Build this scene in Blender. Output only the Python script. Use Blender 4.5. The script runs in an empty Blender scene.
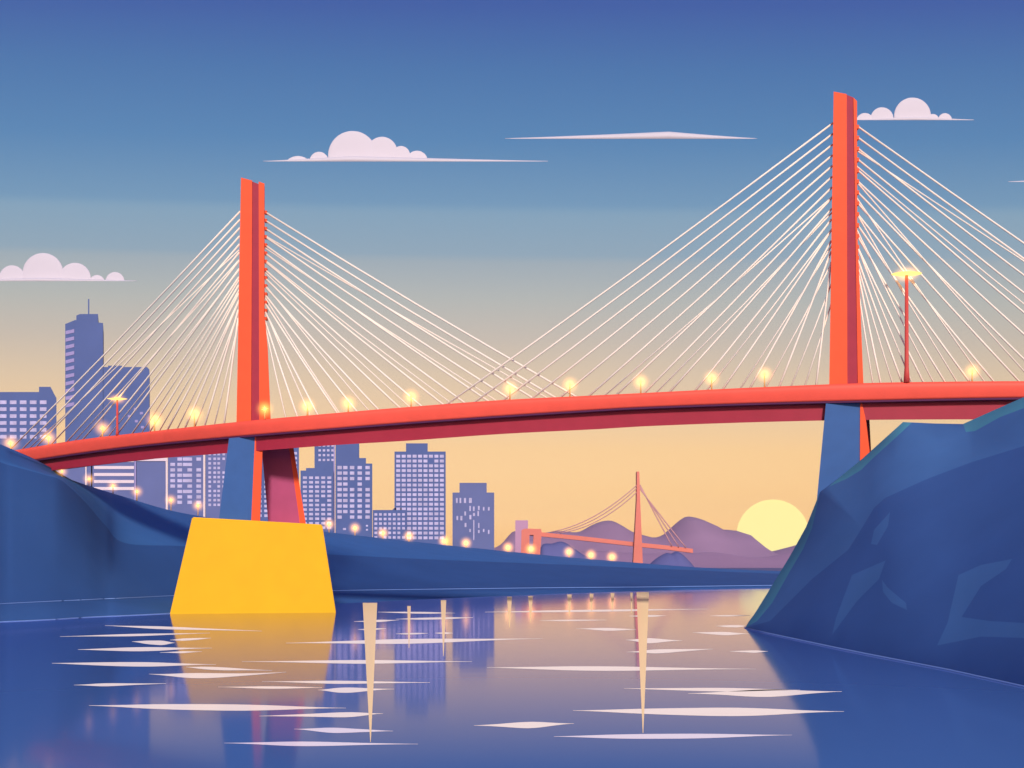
import bpy, bmesh, math, random
from mathutils import Vector
from mathutils.geometry import delaunay_2d_cdt
random.seed(4)
C = bpy.context.scene.collection
R = math.radians
EYE = 14.0            # eye height above the water, metres

# ------------------------------------------------------------ camera, light
cam = bpy.data.cameras.new('camera'); co = bpy.data.objects.new('camera', cam); C.objects.link(co)
co.location = (0, 0, EYE); co.rotation_euler = (R(90), 0, 0)
cam.sensor_width = 36; cam.lens = 36*1000/1024; cam.shift_y = (560-384)/1024
cam.clip_start = 1; cam.clip_end = 60000
bpy.context.scene.camera = co

sc = bpy.context.scene
sc.view_settings.view_transform = 'Standard'; sc.view_settings.look = 'None'
sc.view_settings.exposure = 0.0; sc.view_settings.gamma = 1; sc.view_settings.use_curve_mapping = False

def lin(c):
    return tuple((v/255/12.92) if v/255 <= .04045 else ((v/255+.055)/1.055)**2.4 for v in c)

SUN_EL, SUN_AZ = R(24), R(176)      # azimuth from +Y, clockwise: behind the viewer's left shoulder
sdir = Vector((math.sin(SUN_AZ)*math.cos(SUN_EL), math.cos(SUN_AZ)*math.cos(SUN_EL), math.sin(SUN_EL)))
sl = bpy.data.lights.new('sun_lamp', 'SUN'); sl.energy = 3.4; sl.angle = R(7); sl.color = (1, .93, .84)
so = bpy.data.objects.new('sun_lamp', sl); C.objects.link(so)
so.rotation_euler = sdir.to_track_quat('Z', 'Y').to_euler()

w = bpy.data.worlds.new('World'); sc.world = w; w.use_nodes = True
nt = w.node_tree; nt.nodes.clear(); L = nt.links
out = nt.nodes.new('ShaderNodeOutputWorld')
sky = nt.nodes.new('ShaderNodeTexSky'); sky.sky_type = 'NISHITA'; sky.sun_disc = False
sky.sun_elevation = SUN_EL; sky.sun_rotation = SUN_AZ; sky.air_density = 1.2; sky.dust_density = 1.0; sky.ozone_density = 4.0
bg1 = nt.nodes.new('ShaderNodeBackground'); bg1.inputs[1].default_value = 0.05
L.new(sky.outputs[0], bg1.inputs[0])
# dusk glow of the air, by elevation
tc = nt.nodes.new('ShaderNodeTexCoord'); sp = nt.nodes.new('ShaderNodeSeparateXYZ')
L.new(tc.outputs['Generated'], sp.inputs[0])
def mth(op, *a):
    n_ = nt.nodes.new('ShaderNodeMath'); n_.operation = op
    for i_, v in enumerate(a):
        if isinstance(v, (int, float)): n_.inputs[i_].default_value = v
        else: L.new(v, n_.inputs[i_])
    return n_.outputs[0]
# slope of the view ray; the dusk glow is broadest towards and opposite the setting sun
flat = mth('SQRT', mth('ADD', mth('MULTIPLY', sp.outputs[1], sp.outputs[1]), mth('MULTIPLY', mth('MULTIPLY', sp.outputs[0], sp.outputs[0]), .12)))
slope = mth('DIVIDE', sp.outputs[2], mth('MAXIMUM', flat, .05))
# slight tilt of the thin high cloud bands
band = nt.nodes.new('ShaderNodeMath'); band.operation = 'MULTIPLY_ADD'
L.new(sp.outputs[0], band.inputs[0]); band.inputs[1].default_value = 0.012
L.new(slope, band.inputs[2])
ramp = nt.nodes.new('ShaderNodeValToRGB'); ramp.color_ramp.interpolation = 'LINEAR'
L.new(band.outputs[0], ramp.inputs[0])
SKY = [  # (picture row, colour the glow adds there)
    (560, (0.9249, 0.4427, 0.1043)),
    (520, (0.9249, 0.4427, 0.1043)),
    (490, (0.8741, 0.3919, 0.0354)),
    (450, (0.8374, 0.3793, 0.0000)),
    (380, (0.6136, 0.3435, 0.0827)),
    (340, (0.4693, 0.3013, 0.1258)),
    (300, (0.3622, 0.2915, 0.1679)),
    (262, (0.2585, 0.2494, 0.1990)),
    (255, (0.1940, 0.2228, 0.2138)),
    (214, (0.1512, 0.2159, 0.2492)),
    (204, (0.0956, 0.1714, 0.2426)),
    (140, (0.0314, 0.1096, 0.2364)),
    (70, (0.0133, 0.0678, 0.2120)),
    (3, (0.0000, 0.0128, 0.1879)),]
for k_, (y, col) in enumerate(SKY):
    e = (560-y)/1000
    if k_ < 2: q = ramp.color_ramp.elements[k_]; q.position = e
    else: q = ramp.color_ramp.elements.new(e)
    q.color = col+(1,)
bg2 = nt.nodes.new('ShaderNodeBackground'); bg2.inputs[1].default_value = 1.0
L.new(ramp.outputs[0], bg2.inputs[0])
add = nt.nodes.new('ShaderNodeAddShader'); L.new(bg1.outputs[0], add.inputs[0]); L.new(bg2.outputs[0], add.inputs[1])
L.new(add.outputs[0], out.inputs[0])

# ------------------------------------------------------------ helpers
def mat(name, col, rough=.7, vary=.06, scale=.15, spec=.2, bump=0):
    m = bpy.data.materials.new(name); m.use_nodes = True
    t = m.node_tree; b = t.nodes['Principled BSDF']
    b.inputs['Roughness'].default_value = rough; b.inputs['Specular IOR Level'].default_value = spec
    if vary:
        g = t.nodes.new('ShaderNodeNewGeometry')
        n = t.nodes.new('ShaderNodeTexNoise'); n.inputs['Scale'].default_value = scale; n.inputs['Detail'].default_value = 6
        t.links.new(g.outputs['Position'], n.inputs['Vector'])
        r = t.nodes.new('ShaderNodeValToRGB')
        r.color_ramp.elements[0].position = .3; r.color_ramp.elements[1].position = .7
        r.color_ramp.elements[0].color = tuple(c*(1-vary) for c in col)+(1,)
        r.color_ramp.elements[1].color = tuple(min(1, c*(1+vary)) for c in col)+(1,)
        t.links.new(n.outputs['Fac'], r.inputs[0]); t.links.new(r.outputs[0], b.inputs['Base Color'])
        if bump:
            bp = t.nodes.new('ShaderNodeBump'); bp.inputs['Strength'].default_value = bump; bp.inputs['Distance'].default_value = .5
            t.links.new(n.outputs['Fac'], bp.inputs['Height']); t.links.new(bp.outputs[0], b.inputs['Normal'])
    else: b.inputs['Base Color'].default_value = tuple(col)+(1,)
    return m
def emat(name, col, s):
    m = bpy.data.materials.new(name); m.use_nodes = True
    b = m.node_tree.nodes['Principled BSDF']
    b.inputs['Base Color'].default_value = (0, 0, 0, 1); b.inputs['Specular IOR Level'].default_value = 0
    b.inputs['Emission Color'].default_value = tuple(col)+(1,); b.inputs['Emission Strength'].default_value = s
    return m
def P(px, py, D):                                   # picture point at a distance -> world
    return Vector(((px-512)/1000*D, D, EYE+(560-py)/1000*D))
def tag(o, label=None, cat=None, group=None, kind=None):
    if label: o['label'] = label
    if cat: o['category'] = cat
    if group: o['group'] = group
    if kind: o['kind'] = kind
    return o
def empty(name, loc=(0, 0, 0)):
    o = bpy.data.objects.new(name, None); C.objects.link(o); o.location = loc; o.empty_display_size = 1; return o
def link(name, me, m, parent=None):
    o = bpy.data.objects.new(name, me); C.objects.link(o)
    if m and not me.materials: me.materials.append(m)
    if parent: o.parent = parent
    return o
def build(name, V, F, m, parent=None, smooth=False):
    me = bpy.data.meshes.new(name); off = parent_loc(parent)
    me.from_pydata([tuple(Vector(v)-off) for v in V], [], F)
    bm = bmesh.new(); bm.from_mesh(me); bmesh.ops.recalc_face_normals(bm, faces=bm.faces); bm.to_mesh(me); bm.free()
    if smooth: me.polygons.foreach_set('use_smooth', [True]*len(me.polygons))
    return link(name, me, m, parent)
def parent_loc(p):
    v = Vector((0, 0, 0))
    while p: v += p.location; p = p.parent
    return v
def prism(name, pts, D, T, m, parent=None, lean=0):         # a picture-plane outline at distance D, T metres thick
    a = [P(x, y, D) for x, y in pts]; b = [v+Vector((T*lean, T, 0)) for v in a]; n = len(a)
    F = [list(range(n)), list(range(2*n-1, n-1, -1))]+[[i, (i+1) % n, n+(i+1) % n, n+i] for i in range(n)]
    return build(name, a+b, F, m, parent)
def box_vf(x0, x1, y0, y1, z0, z1):
    V = [(x, y, z) for x in (x0, x1) for y in (y0, y1) for z in (z0, z1)]
    F = [(0, 1, 3, 2), (4, 6, 7, 5), (0, 4, 5, 1), (2, 3, 7, 6), (0, 2, 6, 4), (1, 5, 7, 3)]
    return V, F
def box(name, x0, x1, y0, y1, z0, z1, m, parent=None):
    V, F = box_vf(x0, x1, y0, y1, z0, z1); return build(name, V, F, m, parent)
def tube_vf(pts, rads, n=8):
    V, F = [], []
    for i, p in enumerate(pts):
        d = (pts[min(i+1, len(pts)-1)]-pts[max(i-1, 0)]).normalized()
        u = d.cross(Vector((0, 1, 0)) if abs(d.y) < .9 else Vector((1, 0, 0))).normalized(); v = d.cross(u)
        r = rads[i] if isinstance(rads, (list, tuple)) else rads
        for k in range(n):
            a = 2*math.pi*k/n; V.append(p+(u*math.cos(a)+v*math.sin(a))*r)
    for i in range(len(pts)-1):
        for k in range(n): F.append((i*n+k, i*n+(k+1) % n, (i+1)*n+(k+1) % n, (i+1)*n+k))
    F.append(tuple(range(n))); F.append(tuple((len(pts)-1)*n+k for k in range(n)))
    return V, F
def tube(name, pts, rads, m, parent=None, n=8):
    V, F = tube_vf([Vector(p) for p in pts], rads, n); return build(name, V, F, m, parent, True)
def interp(tab, x):
    for i in range(len(tab)-1):
        if x <= tab[i+1][0]:
            t = (x-tab[i][0])/(tab[i+1][0]-tab[i][0]); return tab[i][1]*(1-t)+tab[i+1][1]*t
    return tab[-1][1]
def smooth_interp(tab, x):                           # monotone-ish cubic through the points
    n = len(tab); i = 0
    while i < n-2 and x > tab[i+1][0]: i += 1
    x0, y0 = tab[i]; x1, y1 = tab[i+1]
    def slope(j):
        a = tab[max(0, j-1)]; b = tab[min(n-1, j+1)]; return (b[1]-a[1])/(b[0]-a[0])
    h = x1-x0; t = (x-x0)/h; m0, m1 = slope(i)*h, slope(i+1)*h
    return (2*t**3-3*t*t+1)*y0+(t**3-2*t*t+t)*m0+(-2*t**3+3*t*t)*y1+(t**3-t*t)*m1

# ------------------------------------------------------------ materials
M = {}
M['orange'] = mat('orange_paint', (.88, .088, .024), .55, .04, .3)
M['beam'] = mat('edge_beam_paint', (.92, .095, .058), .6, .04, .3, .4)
M['crimson'] = mat('shaded_crimson', (.36, .020, .046), .55, .05, .3)  # shaded faces of the red structure, shade put into the colour
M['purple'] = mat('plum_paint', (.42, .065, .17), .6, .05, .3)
M['blueleg'] = mat('shaded_leg_blue', (.036, .105, .30), .6, .05, .3)  # lower legs' shaded face, its shade put in as blue
M['yellow'] = mat('yellow_paint', (.83, .435, .007), .6, .03, .2)
M['road'] = mat('asphalt', (.05, .05, .06), .9, .1, 1)
M['cable'] = mat('cable_sheath', (1, .85, .72), .5, 0, spec=.0)
M['dark_blue'] = mat('shaded_slope_blue', (.036, .100, .29), .85, .06, .06, .1, .15)  # shaded lower slope: the shade is in the colour
M['mid_blue'] = mat('lit_slope_blue', (.052, .158, .41), .85, .06, .06, .1, .1)  # lit upper slope: lighter copy of the hill tone, light painted in
M['lit_rock'] = mat('lit_blue_rock', (.068, .168, .40), .85, .06, .08, .1, .1)  # rock facets painted as lit
M['shaded_rock'] = mat('shaded_blue_rock', (.050, .120, .335), .85, .06, .08, .1, .15)  # darker copy of the rock tone, facets painted as shaded
M['teal'] = mat('teal_rim_highlight', (.085, .30, .42), .85, .06, .08, .1)  # highlight painted along the rim of the rock
M['kerb'] = mat('pale_blue_kerb', (.20, .32, .66), .7, 0)
M['bld'] = mat('blue_facade', (.083, .122, .305), .7, .05, .05)
M['bld2'] = mat('violet_facade', (.125, .148, .33), .7, .05, .05)
M['win'] = mat('pale_window', (.50, .44, .66), .4, .15, .2)
M['winband'] = mat('lilac_glazing', (.33, .27, .52), .4, .05, .2)
M['trim'] = mat('pale_trim', (.75, .60, .66), .6, 0)
M['mount1'] = mat('mauve_mountain', (.44, .25, .40), .95, .05, .004)
M['mount2'] = mat('lilac_foothill', (.50, .27, .42), .95, .05, .004)
M['knoll'] = mat('blue_knoll', (.15, .15, .36), .95, .05, .01)
M['fbridge'] = mat('coral_paint', (.74, .20, .15), .6, .05, .02)
M['fcable'] = mat('rose_cable', (.60, .30, .32), .6, 0)
M['cloud'] = mat('cloud_white', (.60, .555, .64), 1, .02, .004, 0)
M['painted_glint'] = mat('pale_glint', (1, .85, .80), .8, .0, .2, 0)
M['painted_glint2'] = mat('lilac_glint', (.92, .80, .90), .8, .03, .2, 0)
M['light_column'] = mat('amber_light_column', (1, .68, .38), .8, .0, .3, 0)
M['post'] = mat('red_post_paint', (.62, .07, .06), .5, 0)
M['ypost'] = mat('amber_post_paint', (.85, .45, .15), .5, 0)
M['bulb'] = emat('lamp_glass', (1, .66, .20), 1.6)
M['sun'] = emat('sun_surface', (1, .88, .35), 1.28)
M['ground'] = mat('mauve_ground', (.16, .14, .30), .9, .08, .004)

def glint_mat(name, dc, gc, f):          # painted glints and light columns on the water: pale diffuse with some mirror
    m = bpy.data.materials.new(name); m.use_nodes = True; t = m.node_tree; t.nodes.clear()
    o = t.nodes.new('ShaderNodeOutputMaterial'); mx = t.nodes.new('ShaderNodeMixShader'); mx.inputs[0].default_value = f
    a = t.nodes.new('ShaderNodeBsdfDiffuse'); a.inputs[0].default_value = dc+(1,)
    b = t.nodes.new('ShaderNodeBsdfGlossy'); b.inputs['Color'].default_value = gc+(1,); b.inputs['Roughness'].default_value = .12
    nn = t.nodes.new('ShaderNodeCombineXYZ'); nn.inputs[1].default_value = -.50; nn.inputs[2].default_value = .866   # normal tilted sunward to brighten the painted glints
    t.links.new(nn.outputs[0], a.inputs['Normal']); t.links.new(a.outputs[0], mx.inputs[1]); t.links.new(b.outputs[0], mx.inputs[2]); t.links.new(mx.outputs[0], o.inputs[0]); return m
M['painted_glint'] = glint_mat('pale_glint', (.95, .80, .75), (1, 1, 1), .15)
M['painted_glint2'] = glint_mat('lilac_glint', (.82, .72, .84), (1, 1, 1), .15)
M['light_column'] = glint_mat('amber_light_column', (.95, .66, .38), (1, .9, .7), .15)

# halo round a lamp: an emissive volume added in place of scattered light
def halo_mat(name, dens):
    m = bpy.data.materials.new(name); m.use_nodes = True; t = m.node_tree; t.nodes.clear()
    o = t.nodes.new('ShaderNodeOutputMaterial'); e = t.nodes.new('ShaderNodeEmission')
    e.inputs[0].default_value = (1, .44, .09, 1)
    tc = t.nodes.new('ShaderNodeTexCoord'); gr = t.nodes.new('ShaderNodeTexGradient'); gr.gradient_type = 'SPHERICAL'
    pw = t.nodes.new('ShaderNodeMath'); pw.operation = 'POWER'; pw.inputs[1].default_value = 3.0
    ml = t.nodes.new('ShaderNodeMath'); ml.operation = 'MULTIPLY'; ml.inputs[1].default_value = dens
    t.links.new(tc.outputs['Object'], gr.inputs[0]); t.links.new(gr.outputs['Fac'], pw.inputs[0]); t.links.new(pw.outputs[0], ml.inputs[0])
    t.links.new(ml.outputs[0], e.inputs[1]); t.links.new(e.outputs[0], o.inputs['Volume']); return m
M['glow'] = halo_mat('lamp_halo', 1.3); M['glow_far'] = halo_mat('far_lamp_halo', 1.0)

# ------------------------------------------------------------ water and ground
def water():
    m = bpy.data.materials.new('calm_water'); m.use_nodes = True; t = m.node_tree; t.nodes.clear()
    o = t.nodes.new('ShaderNodeOutputMaterial'); mx = t.nodes.new('ShaderNodeMixShader')
    df = t.nodes.new('ShaderNodeBsdfDiffuse'); df.inputs[0].default_value = (.085, .195, .46, 1)
    gl = t.nodes.new('ShaderNodeBsdfGlossy'); gl.inputs['Color'].default_value = (.80, .76, 1, 1); gl.inputs['Roughness'].default_value = .08
    fr = t.nodes.new('ShaderNodeFresnel'); fr.inputs['IOR'].default_value = 1.33
    g = t.nodes.new('ShaderNodeNewGeometry'); mp = t.nodes.new('ShaderNodeMapping'); mp.inputs['Scale'].default_value = (.02, .12, 1)
    n = t.nodes.new('ShaderNodeTexNoise'); n.inputs['Scale'].default_value = 1; n.inputs['Detail'].default_value = 3
    bp = t.nodes.new('ShaderNodeBump'); bp.inputs['Strength'].default_value = .05; bp.inputs['Distance'].default_value = .2
    t.links.new(g.outputs['Position'], mp.inputs[0]); t.links.new(mp.outputs[0], n.inputs['Vector'])
    t.links.new(n.outputs['Fac'], bp.inputs['Height']); t.links.new(bp.outputs[0], gl.inputs['Normal'])
    ma = t.nodes.new('ShaderNodeMath'); ma.operation = 'MULTIPLY_ADD'; ma.use_clamp = True; ma.inputs[1].default_value = 2.15; ma.inputs[2].default_value = -.58
    t.links.new(fr.outputs[0], ma.inputs[0]); t.links.new(ma.outputs[0], mx.inputs[0]); t.links.new(df.outputs[0], mx.inputs[1]); t.links.new(gl.outputs[0], mx.inputs[2])
    t.links.new(mx.outputs[0], o.inputs[0]); return m
o = build('water', [(-900, -150, 0), (900, -150, 0), (900, 760, 0), (-900, 760, 0)], [(0, 1, 2, 3)], water()); tag(o, kind='structure')
o = build('ground', [(-16000, -3000, -.6), (16000, -3000, -.6), (16000, 30000, -.6), (-16000, 30000, -.6)], [(0, 1, 2, 3)], M['ground']); tag(o, kind='structure')

# ------------------------------------------------------------ far shore and left hill
# columns: x, water row, ledge (row, height), dark/light boundary (row, D), crest (row, D)
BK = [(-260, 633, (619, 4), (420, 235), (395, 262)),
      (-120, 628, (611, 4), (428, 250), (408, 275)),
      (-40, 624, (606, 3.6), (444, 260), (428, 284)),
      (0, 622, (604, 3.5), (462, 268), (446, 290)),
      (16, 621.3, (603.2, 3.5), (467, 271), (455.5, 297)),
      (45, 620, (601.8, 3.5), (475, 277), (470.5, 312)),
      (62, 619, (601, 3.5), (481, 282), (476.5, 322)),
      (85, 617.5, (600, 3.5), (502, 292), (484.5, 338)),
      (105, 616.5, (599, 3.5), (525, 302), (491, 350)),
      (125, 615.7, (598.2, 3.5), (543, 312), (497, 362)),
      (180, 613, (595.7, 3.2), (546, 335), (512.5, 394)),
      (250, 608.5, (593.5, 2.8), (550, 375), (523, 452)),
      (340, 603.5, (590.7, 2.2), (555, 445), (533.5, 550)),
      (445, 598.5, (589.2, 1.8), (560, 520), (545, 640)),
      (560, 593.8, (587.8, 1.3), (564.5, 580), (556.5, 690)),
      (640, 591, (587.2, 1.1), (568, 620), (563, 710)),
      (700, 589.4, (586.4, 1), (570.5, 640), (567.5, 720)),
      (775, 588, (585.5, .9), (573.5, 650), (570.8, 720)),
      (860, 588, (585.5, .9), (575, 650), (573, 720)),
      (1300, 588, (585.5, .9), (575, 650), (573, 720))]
rows = []
for x, yw, (yl, hl), (yb, Db), (yc, Dc) in BK:
    w0 = P(x, yw, EYE*1000/(yw-560)); l = P(x, yl, (EYE-hl)*1000/(yl-560))
    under = w0.copy(); under.z = -1.5
    b = P(x, yb, Db); c = P(x, yc, Dc); back = c+Vector((0, 30, -3)); end = Vector((c.x, c.y+110, -1.5))
    rows.append([under, w0, l, b, c, back, end])
V = []; F = []; mi = []
n = len(rows[0])
# refine columns for a softer outline
fine = []
for i in range(len(rows)-1):
    for k in range(8):
        t = k/8
        pr = rows[max(0, i-1)]; a = rows[i]; b = rows[i+1]; nx = rows[min(len(rows)-1, i+2)]
        r = []
        for j in range(n):
            lo = a[j]*(1-t)+b[j]*t
            m0, m1 = (b[j]-pr[j])*.5, (nx[j]-a[j])*.5
            cu = (2*t**3-3*t*t+1)*a[j]+(t**3-2*t*t+t)*m0+(-2*t**3+3*t*t)*b[j]+(t**3-t*t)*m1
            r.append(cu)
        fine.append(r)
fine.append(rows[-1])
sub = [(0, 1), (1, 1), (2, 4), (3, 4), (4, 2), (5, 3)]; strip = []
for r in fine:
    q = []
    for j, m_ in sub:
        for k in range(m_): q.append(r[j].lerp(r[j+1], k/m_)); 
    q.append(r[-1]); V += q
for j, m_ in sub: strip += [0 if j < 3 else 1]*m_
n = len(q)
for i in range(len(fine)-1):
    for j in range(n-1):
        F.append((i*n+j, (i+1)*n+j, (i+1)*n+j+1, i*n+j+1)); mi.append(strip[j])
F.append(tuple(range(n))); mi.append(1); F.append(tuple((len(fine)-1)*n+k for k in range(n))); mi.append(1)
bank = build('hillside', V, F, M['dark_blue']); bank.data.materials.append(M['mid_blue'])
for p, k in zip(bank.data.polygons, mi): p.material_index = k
bank.data.polygons.foreach_set('use_smooth', [True]*len(bank.data.polygons)); tag(bank, kind='structure')
def crest(x):
    tab = [(c[0], c[4][0]) for c in BK]; td = [(c[0], c[4][1]) for c in BK]
    return interp(tab, x), interp(td, x)
kp = [r[2]+Vector((0, -.15, .05)) for r in fine]
def kw(x): return .28 if x < 0 else .16
o = tube('shore_kerb', kp, [.11+.10*min(1, max(0, (p.y-230)/240)) for p in kp], M['kerb'], None, 6)
tag(o, kind='structure')
wp = [r[1]+Vector((0, -.3, .06)) for r in fine[:96]]
o = tube('waterline_kerb', wp, [.10]*len(wp), M['kerb'], None, 6); tag(o, kind='structure')

# ------------------------------------------------------------ rocky headland on the right
SIL = [(745, 628), (757, 610), (773, 584), (790, 556), (806, 527), (820, 492), (840, 477), (862, 459), (883, 440), (903, 422), (935, 423.5), (963, 424), (992, 411), (1024, 397), (1100, 368), (1250, 340)]
WL = [(745, 628), (770, 634), (800, 640.5), (835, 648), (870, 655), (950, 670.5), (1024, 687), (1100, 705), (1250, 742)]
def DS(x): return interp([(745, 206), (800, 213), (830, 209), (870, 203), (905, 196), (963, 190), (1024, 178), (1250, 150)], x)
def depth(x, y):
    yw = interp(WL, x); ys = interp(SIL, x); dw = EYE*1000/(yw-560); ds = DS(x)
    t = max(0, min(1, (yw-y)/max(1e-3, yw-ys)))
    return 1/((1-t**1.15)/dw+t**1.15/ds)
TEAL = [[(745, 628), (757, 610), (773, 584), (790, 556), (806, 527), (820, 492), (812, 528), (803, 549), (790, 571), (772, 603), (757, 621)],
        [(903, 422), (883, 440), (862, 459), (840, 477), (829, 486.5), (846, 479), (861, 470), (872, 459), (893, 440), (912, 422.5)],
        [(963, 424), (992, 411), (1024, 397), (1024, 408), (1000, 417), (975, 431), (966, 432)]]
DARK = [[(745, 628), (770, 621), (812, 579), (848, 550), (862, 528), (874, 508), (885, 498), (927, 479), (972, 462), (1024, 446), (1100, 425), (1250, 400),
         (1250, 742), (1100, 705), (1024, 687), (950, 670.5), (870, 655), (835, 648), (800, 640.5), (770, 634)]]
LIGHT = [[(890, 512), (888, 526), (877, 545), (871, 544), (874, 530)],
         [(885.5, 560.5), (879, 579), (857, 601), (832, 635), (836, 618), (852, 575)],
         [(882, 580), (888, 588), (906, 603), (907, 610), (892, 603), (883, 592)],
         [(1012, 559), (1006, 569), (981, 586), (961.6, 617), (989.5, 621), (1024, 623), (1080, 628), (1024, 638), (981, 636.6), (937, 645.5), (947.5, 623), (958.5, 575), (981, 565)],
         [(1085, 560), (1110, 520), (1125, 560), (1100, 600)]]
def inside(p, poly):
    x, y = p; c = False; j = len(poly)-1
    for i in range(len(poly)):
        xi, yi = poly[i]; xj, yj = poly[j]
        if (yi > y) != (yj > y) and x < (xj-xi)*(y-yi)/(yj-yi)+xi: c = not c
        j = i
    return c
outline = SIL+WL[1:][::-1]
pts = []; edges = []
def addloop(lp):
    s = len(pts); pts.extend(Vector(p) for p in lp); edges.extend((s+i, s+(i+1) % len(lp)) for i in range(len(lp)))
addloop(outline)
for lp in TEAL+DARK+LIGHT: addloop(lp)
cr = [(912, 423), (893, 462), (885, 498)]; s = len(pts); pts.extend(Vector(p) for p in cr); edges.extend([(s, s+1), (s+1, s+2)])
for q in [(930, 520), (980, 510), (940, 560), (1040, 520), (1000, 600), (905, 570), (900, 630), (1060, 660), (1120, 640), (1180, 560), (1040, 590), (870, 480), (940, 450), (1000, 440), (820, 600), (850, 620), (1150, 480)]: pts.append(Vector(q))
vv, ee, ff, _, _, _ = delaunay_2d_cdt(pts, edges, [], 0, 1e-4)
V, F, mi = [], [], []
for v in vv:
    d = depth(v.x, v.y)
    edge = min(interp(WL, v.x)-v.y, v.y-interp(SIL, v.x))
    raised = any(inside((v.x, v.y), p) for p in LIGHT)
    V.append(P(v.x, v.y, d))
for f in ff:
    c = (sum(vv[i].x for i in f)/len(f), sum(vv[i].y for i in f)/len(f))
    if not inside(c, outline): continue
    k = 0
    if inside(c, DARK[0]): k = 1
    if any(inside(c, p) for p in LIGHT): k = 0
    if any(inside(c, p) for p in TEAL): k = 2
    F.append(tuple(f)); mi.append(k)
# the far side of the headland
base = len(V); ns = len(SIL)
for x, y in SIL:
    p = P(x, y, depth(x, y)); V.append(p)
for x, y in SIL:
    p = P(x, y, depth(x, y)); V.append(p+Vector((6, 22, -.12*max(0, p.z))))
for x, y in SIL:
    p = P(x, y, depth(x, y)); V.append(Vector((p.x+50, p.y+85, -1.5)))
for r in range(2):
    for i in range(ns-1):
        F.append((base+r*ns+i, base+r*ns+i+1, base+(r+1)*ns+i+1, base+(r+1)*ns+i)); mi.append(0)
# skirt under the waterline
b2 = len(V)
for x, y in WL:
    p = P(x, y, EYE*1000/(y-560)); V.append(p); 
for x, y in WL:
    p = P(x, y, EYE*1000/(y-560)); V.append(Vector((p.x, p.y, -1.5)))
for i in range(len(WL)-1): F.append((b2+i, b2+i+1, b2+len(WL)+i+1, b2+len(WL)+i)); mi.append(1)
F.append((base+ns-1, base+2*ns-1, base+3*ns-1, b2+2*len(WL)-1, b2+len(WL)-1)); mi.append(1)
me = bpy.data.meshes.new('headland'); me.from_pydata([tuple(v) for v in V], [], F)
for m in ('lit_rock', 'shaded_rock', 'teal'): me.materials.append(M[m])
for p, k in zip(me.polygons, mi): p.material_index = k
bm = bmesh.new(); bm.from_mesh(me); bmesh.ops.remove_doubles(bm, verts=bm.verts, dist=.01); bmesh.ops.recalc_face_normals(bm, faces=bm.faces); bm.to_mesh(me); bm.free()
me.polygons.foreach_set('use_smooth', [True]*len(me.polygons)); o = bpy.data.objects.new('headland', me); C.objects.link(o); tag(o, kind='structure')
wp = [P(x, y, EYE*1000/(y-560))+Vector((-.1, -.15, .05)) for x, y in WL]
o = tube('headland_waterline', wp, [.14, .17, .18, .18, .17, .15, .14, .13, .12], M['kerb'], None, 6); tag(o, kind='structure')

# ------------------------------------------------------------ the cable-stayed bridge
T_TOP = [(-80, 466), (15, 450), (80, 439.5), (140, 432.5), (240, 421.5), (340, 412.5), (400, 407.5), (500, 400), (600, 395), (640, 393), (744, 387.8), (862, 383), (940, 381.6), (1024, 381), (1150, 382), (1320, 386)]
T_MID = [(-80, 477), (30, 460), (80, 452.5), (140, 445), (240, 435.5), (340, 427.3), (400, 422.5), (500, 415.4), (600, 409), (640, 406.8), (744, 403), (862, 400), (1024, 397), (1150, 397.5), (1320, 401)]
T_BOT = [(-80, 487), (60, 468.5), (100, 464), (140, 459.5), (230, 452.5), (290, 448), (340, 444.5), (400, 441), (500, 434), (600, 429), (640, 426.5), (744, 422.6), (862, 420), (1024, 419.5), (1150, 421), (1320, 425)]
T_D = [(-80, 362), (15, 328), (100, 300), (240, 262), (400, 249), (640, 236), (846, 224), (1024, 218), (1320, 213)]
bridge = empty('cable_stayed_bridge', (0, 262, 0))
tag(bridge, 'long orange and red cable-stayed bridge with two tall pylons, one standing on a yellow block', 'bridge')
st = [-80+i*20 for i in range(71)]
ctr = [P(x, smooth_interp(T_TOP, x), smooth_interp(T_D, x)) for x in st]
nor = []
for i in range(len(st)):
    d = ctr[min(i+1, len(st)-1)]-ctr[max(i-1, 0)]; nor.append(Vector((-d.y, d.x, 0)).normalized())
def sweep(name, prof, m, parent, smooth=False, cap=True):   # prof(i) -> list of points
    V, F = [], []; k = len(prof(0))
    for i in range(len(st)): V += prof(i)
    for i in range(len(st)-1):
        for j in range(k): F.append((i*k+j, i*k+(j+1) % k, (i+1)*k+(j+1) % k, (i+1)*k+j))
    F.append(tuple(range(k))); F.append(tuple((len(st)-1)*k+j for j in range(k)))
    o = build(name, V, F, m, parent)
    if smooth:
        o.data.polygons.foreach_set('use_smooth', [len(p.vertices) == 4 for p in o.data.polygons])
    return o
def zmid(i): return P(st[i], smooth_interp(T_MID, st[i]), smooth_interp(T_D, st[i])).z
def zbot(i): return P(st[i], smooth_interp(T_BOT, st[i]), smooth_interp(T_D, st[i])+2.6).z
deck = empty('deck', (0, 0, 0)); deck.parent = bridge
def beam_prof(i, off, s):
    c = ctr[i]+nor[i]*off; zt, zb = c.z, zmid(i); h = zt-zb; r = []
    K = 9
    for k in range(K+1):
        a = k/K; bul = (.75*math.sin(math.pi/2*(.35+a*.65/.22)) if a < .22 else .75-.75*((a-.22)/.78)**1.6)
        z = zt-h*a
        r.append(Vector((c.x, c.y, 0))+nor[i]*(s*(.6-bul))+Vector((0, 0, z)))
    r.append(Vector((c.x, c.y, zb+.1))+nor[i]*(s*1.3)); r.append(Vector((c.x, c.y, zt))+nor[i]*(s*1.3))
    return r
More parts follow.
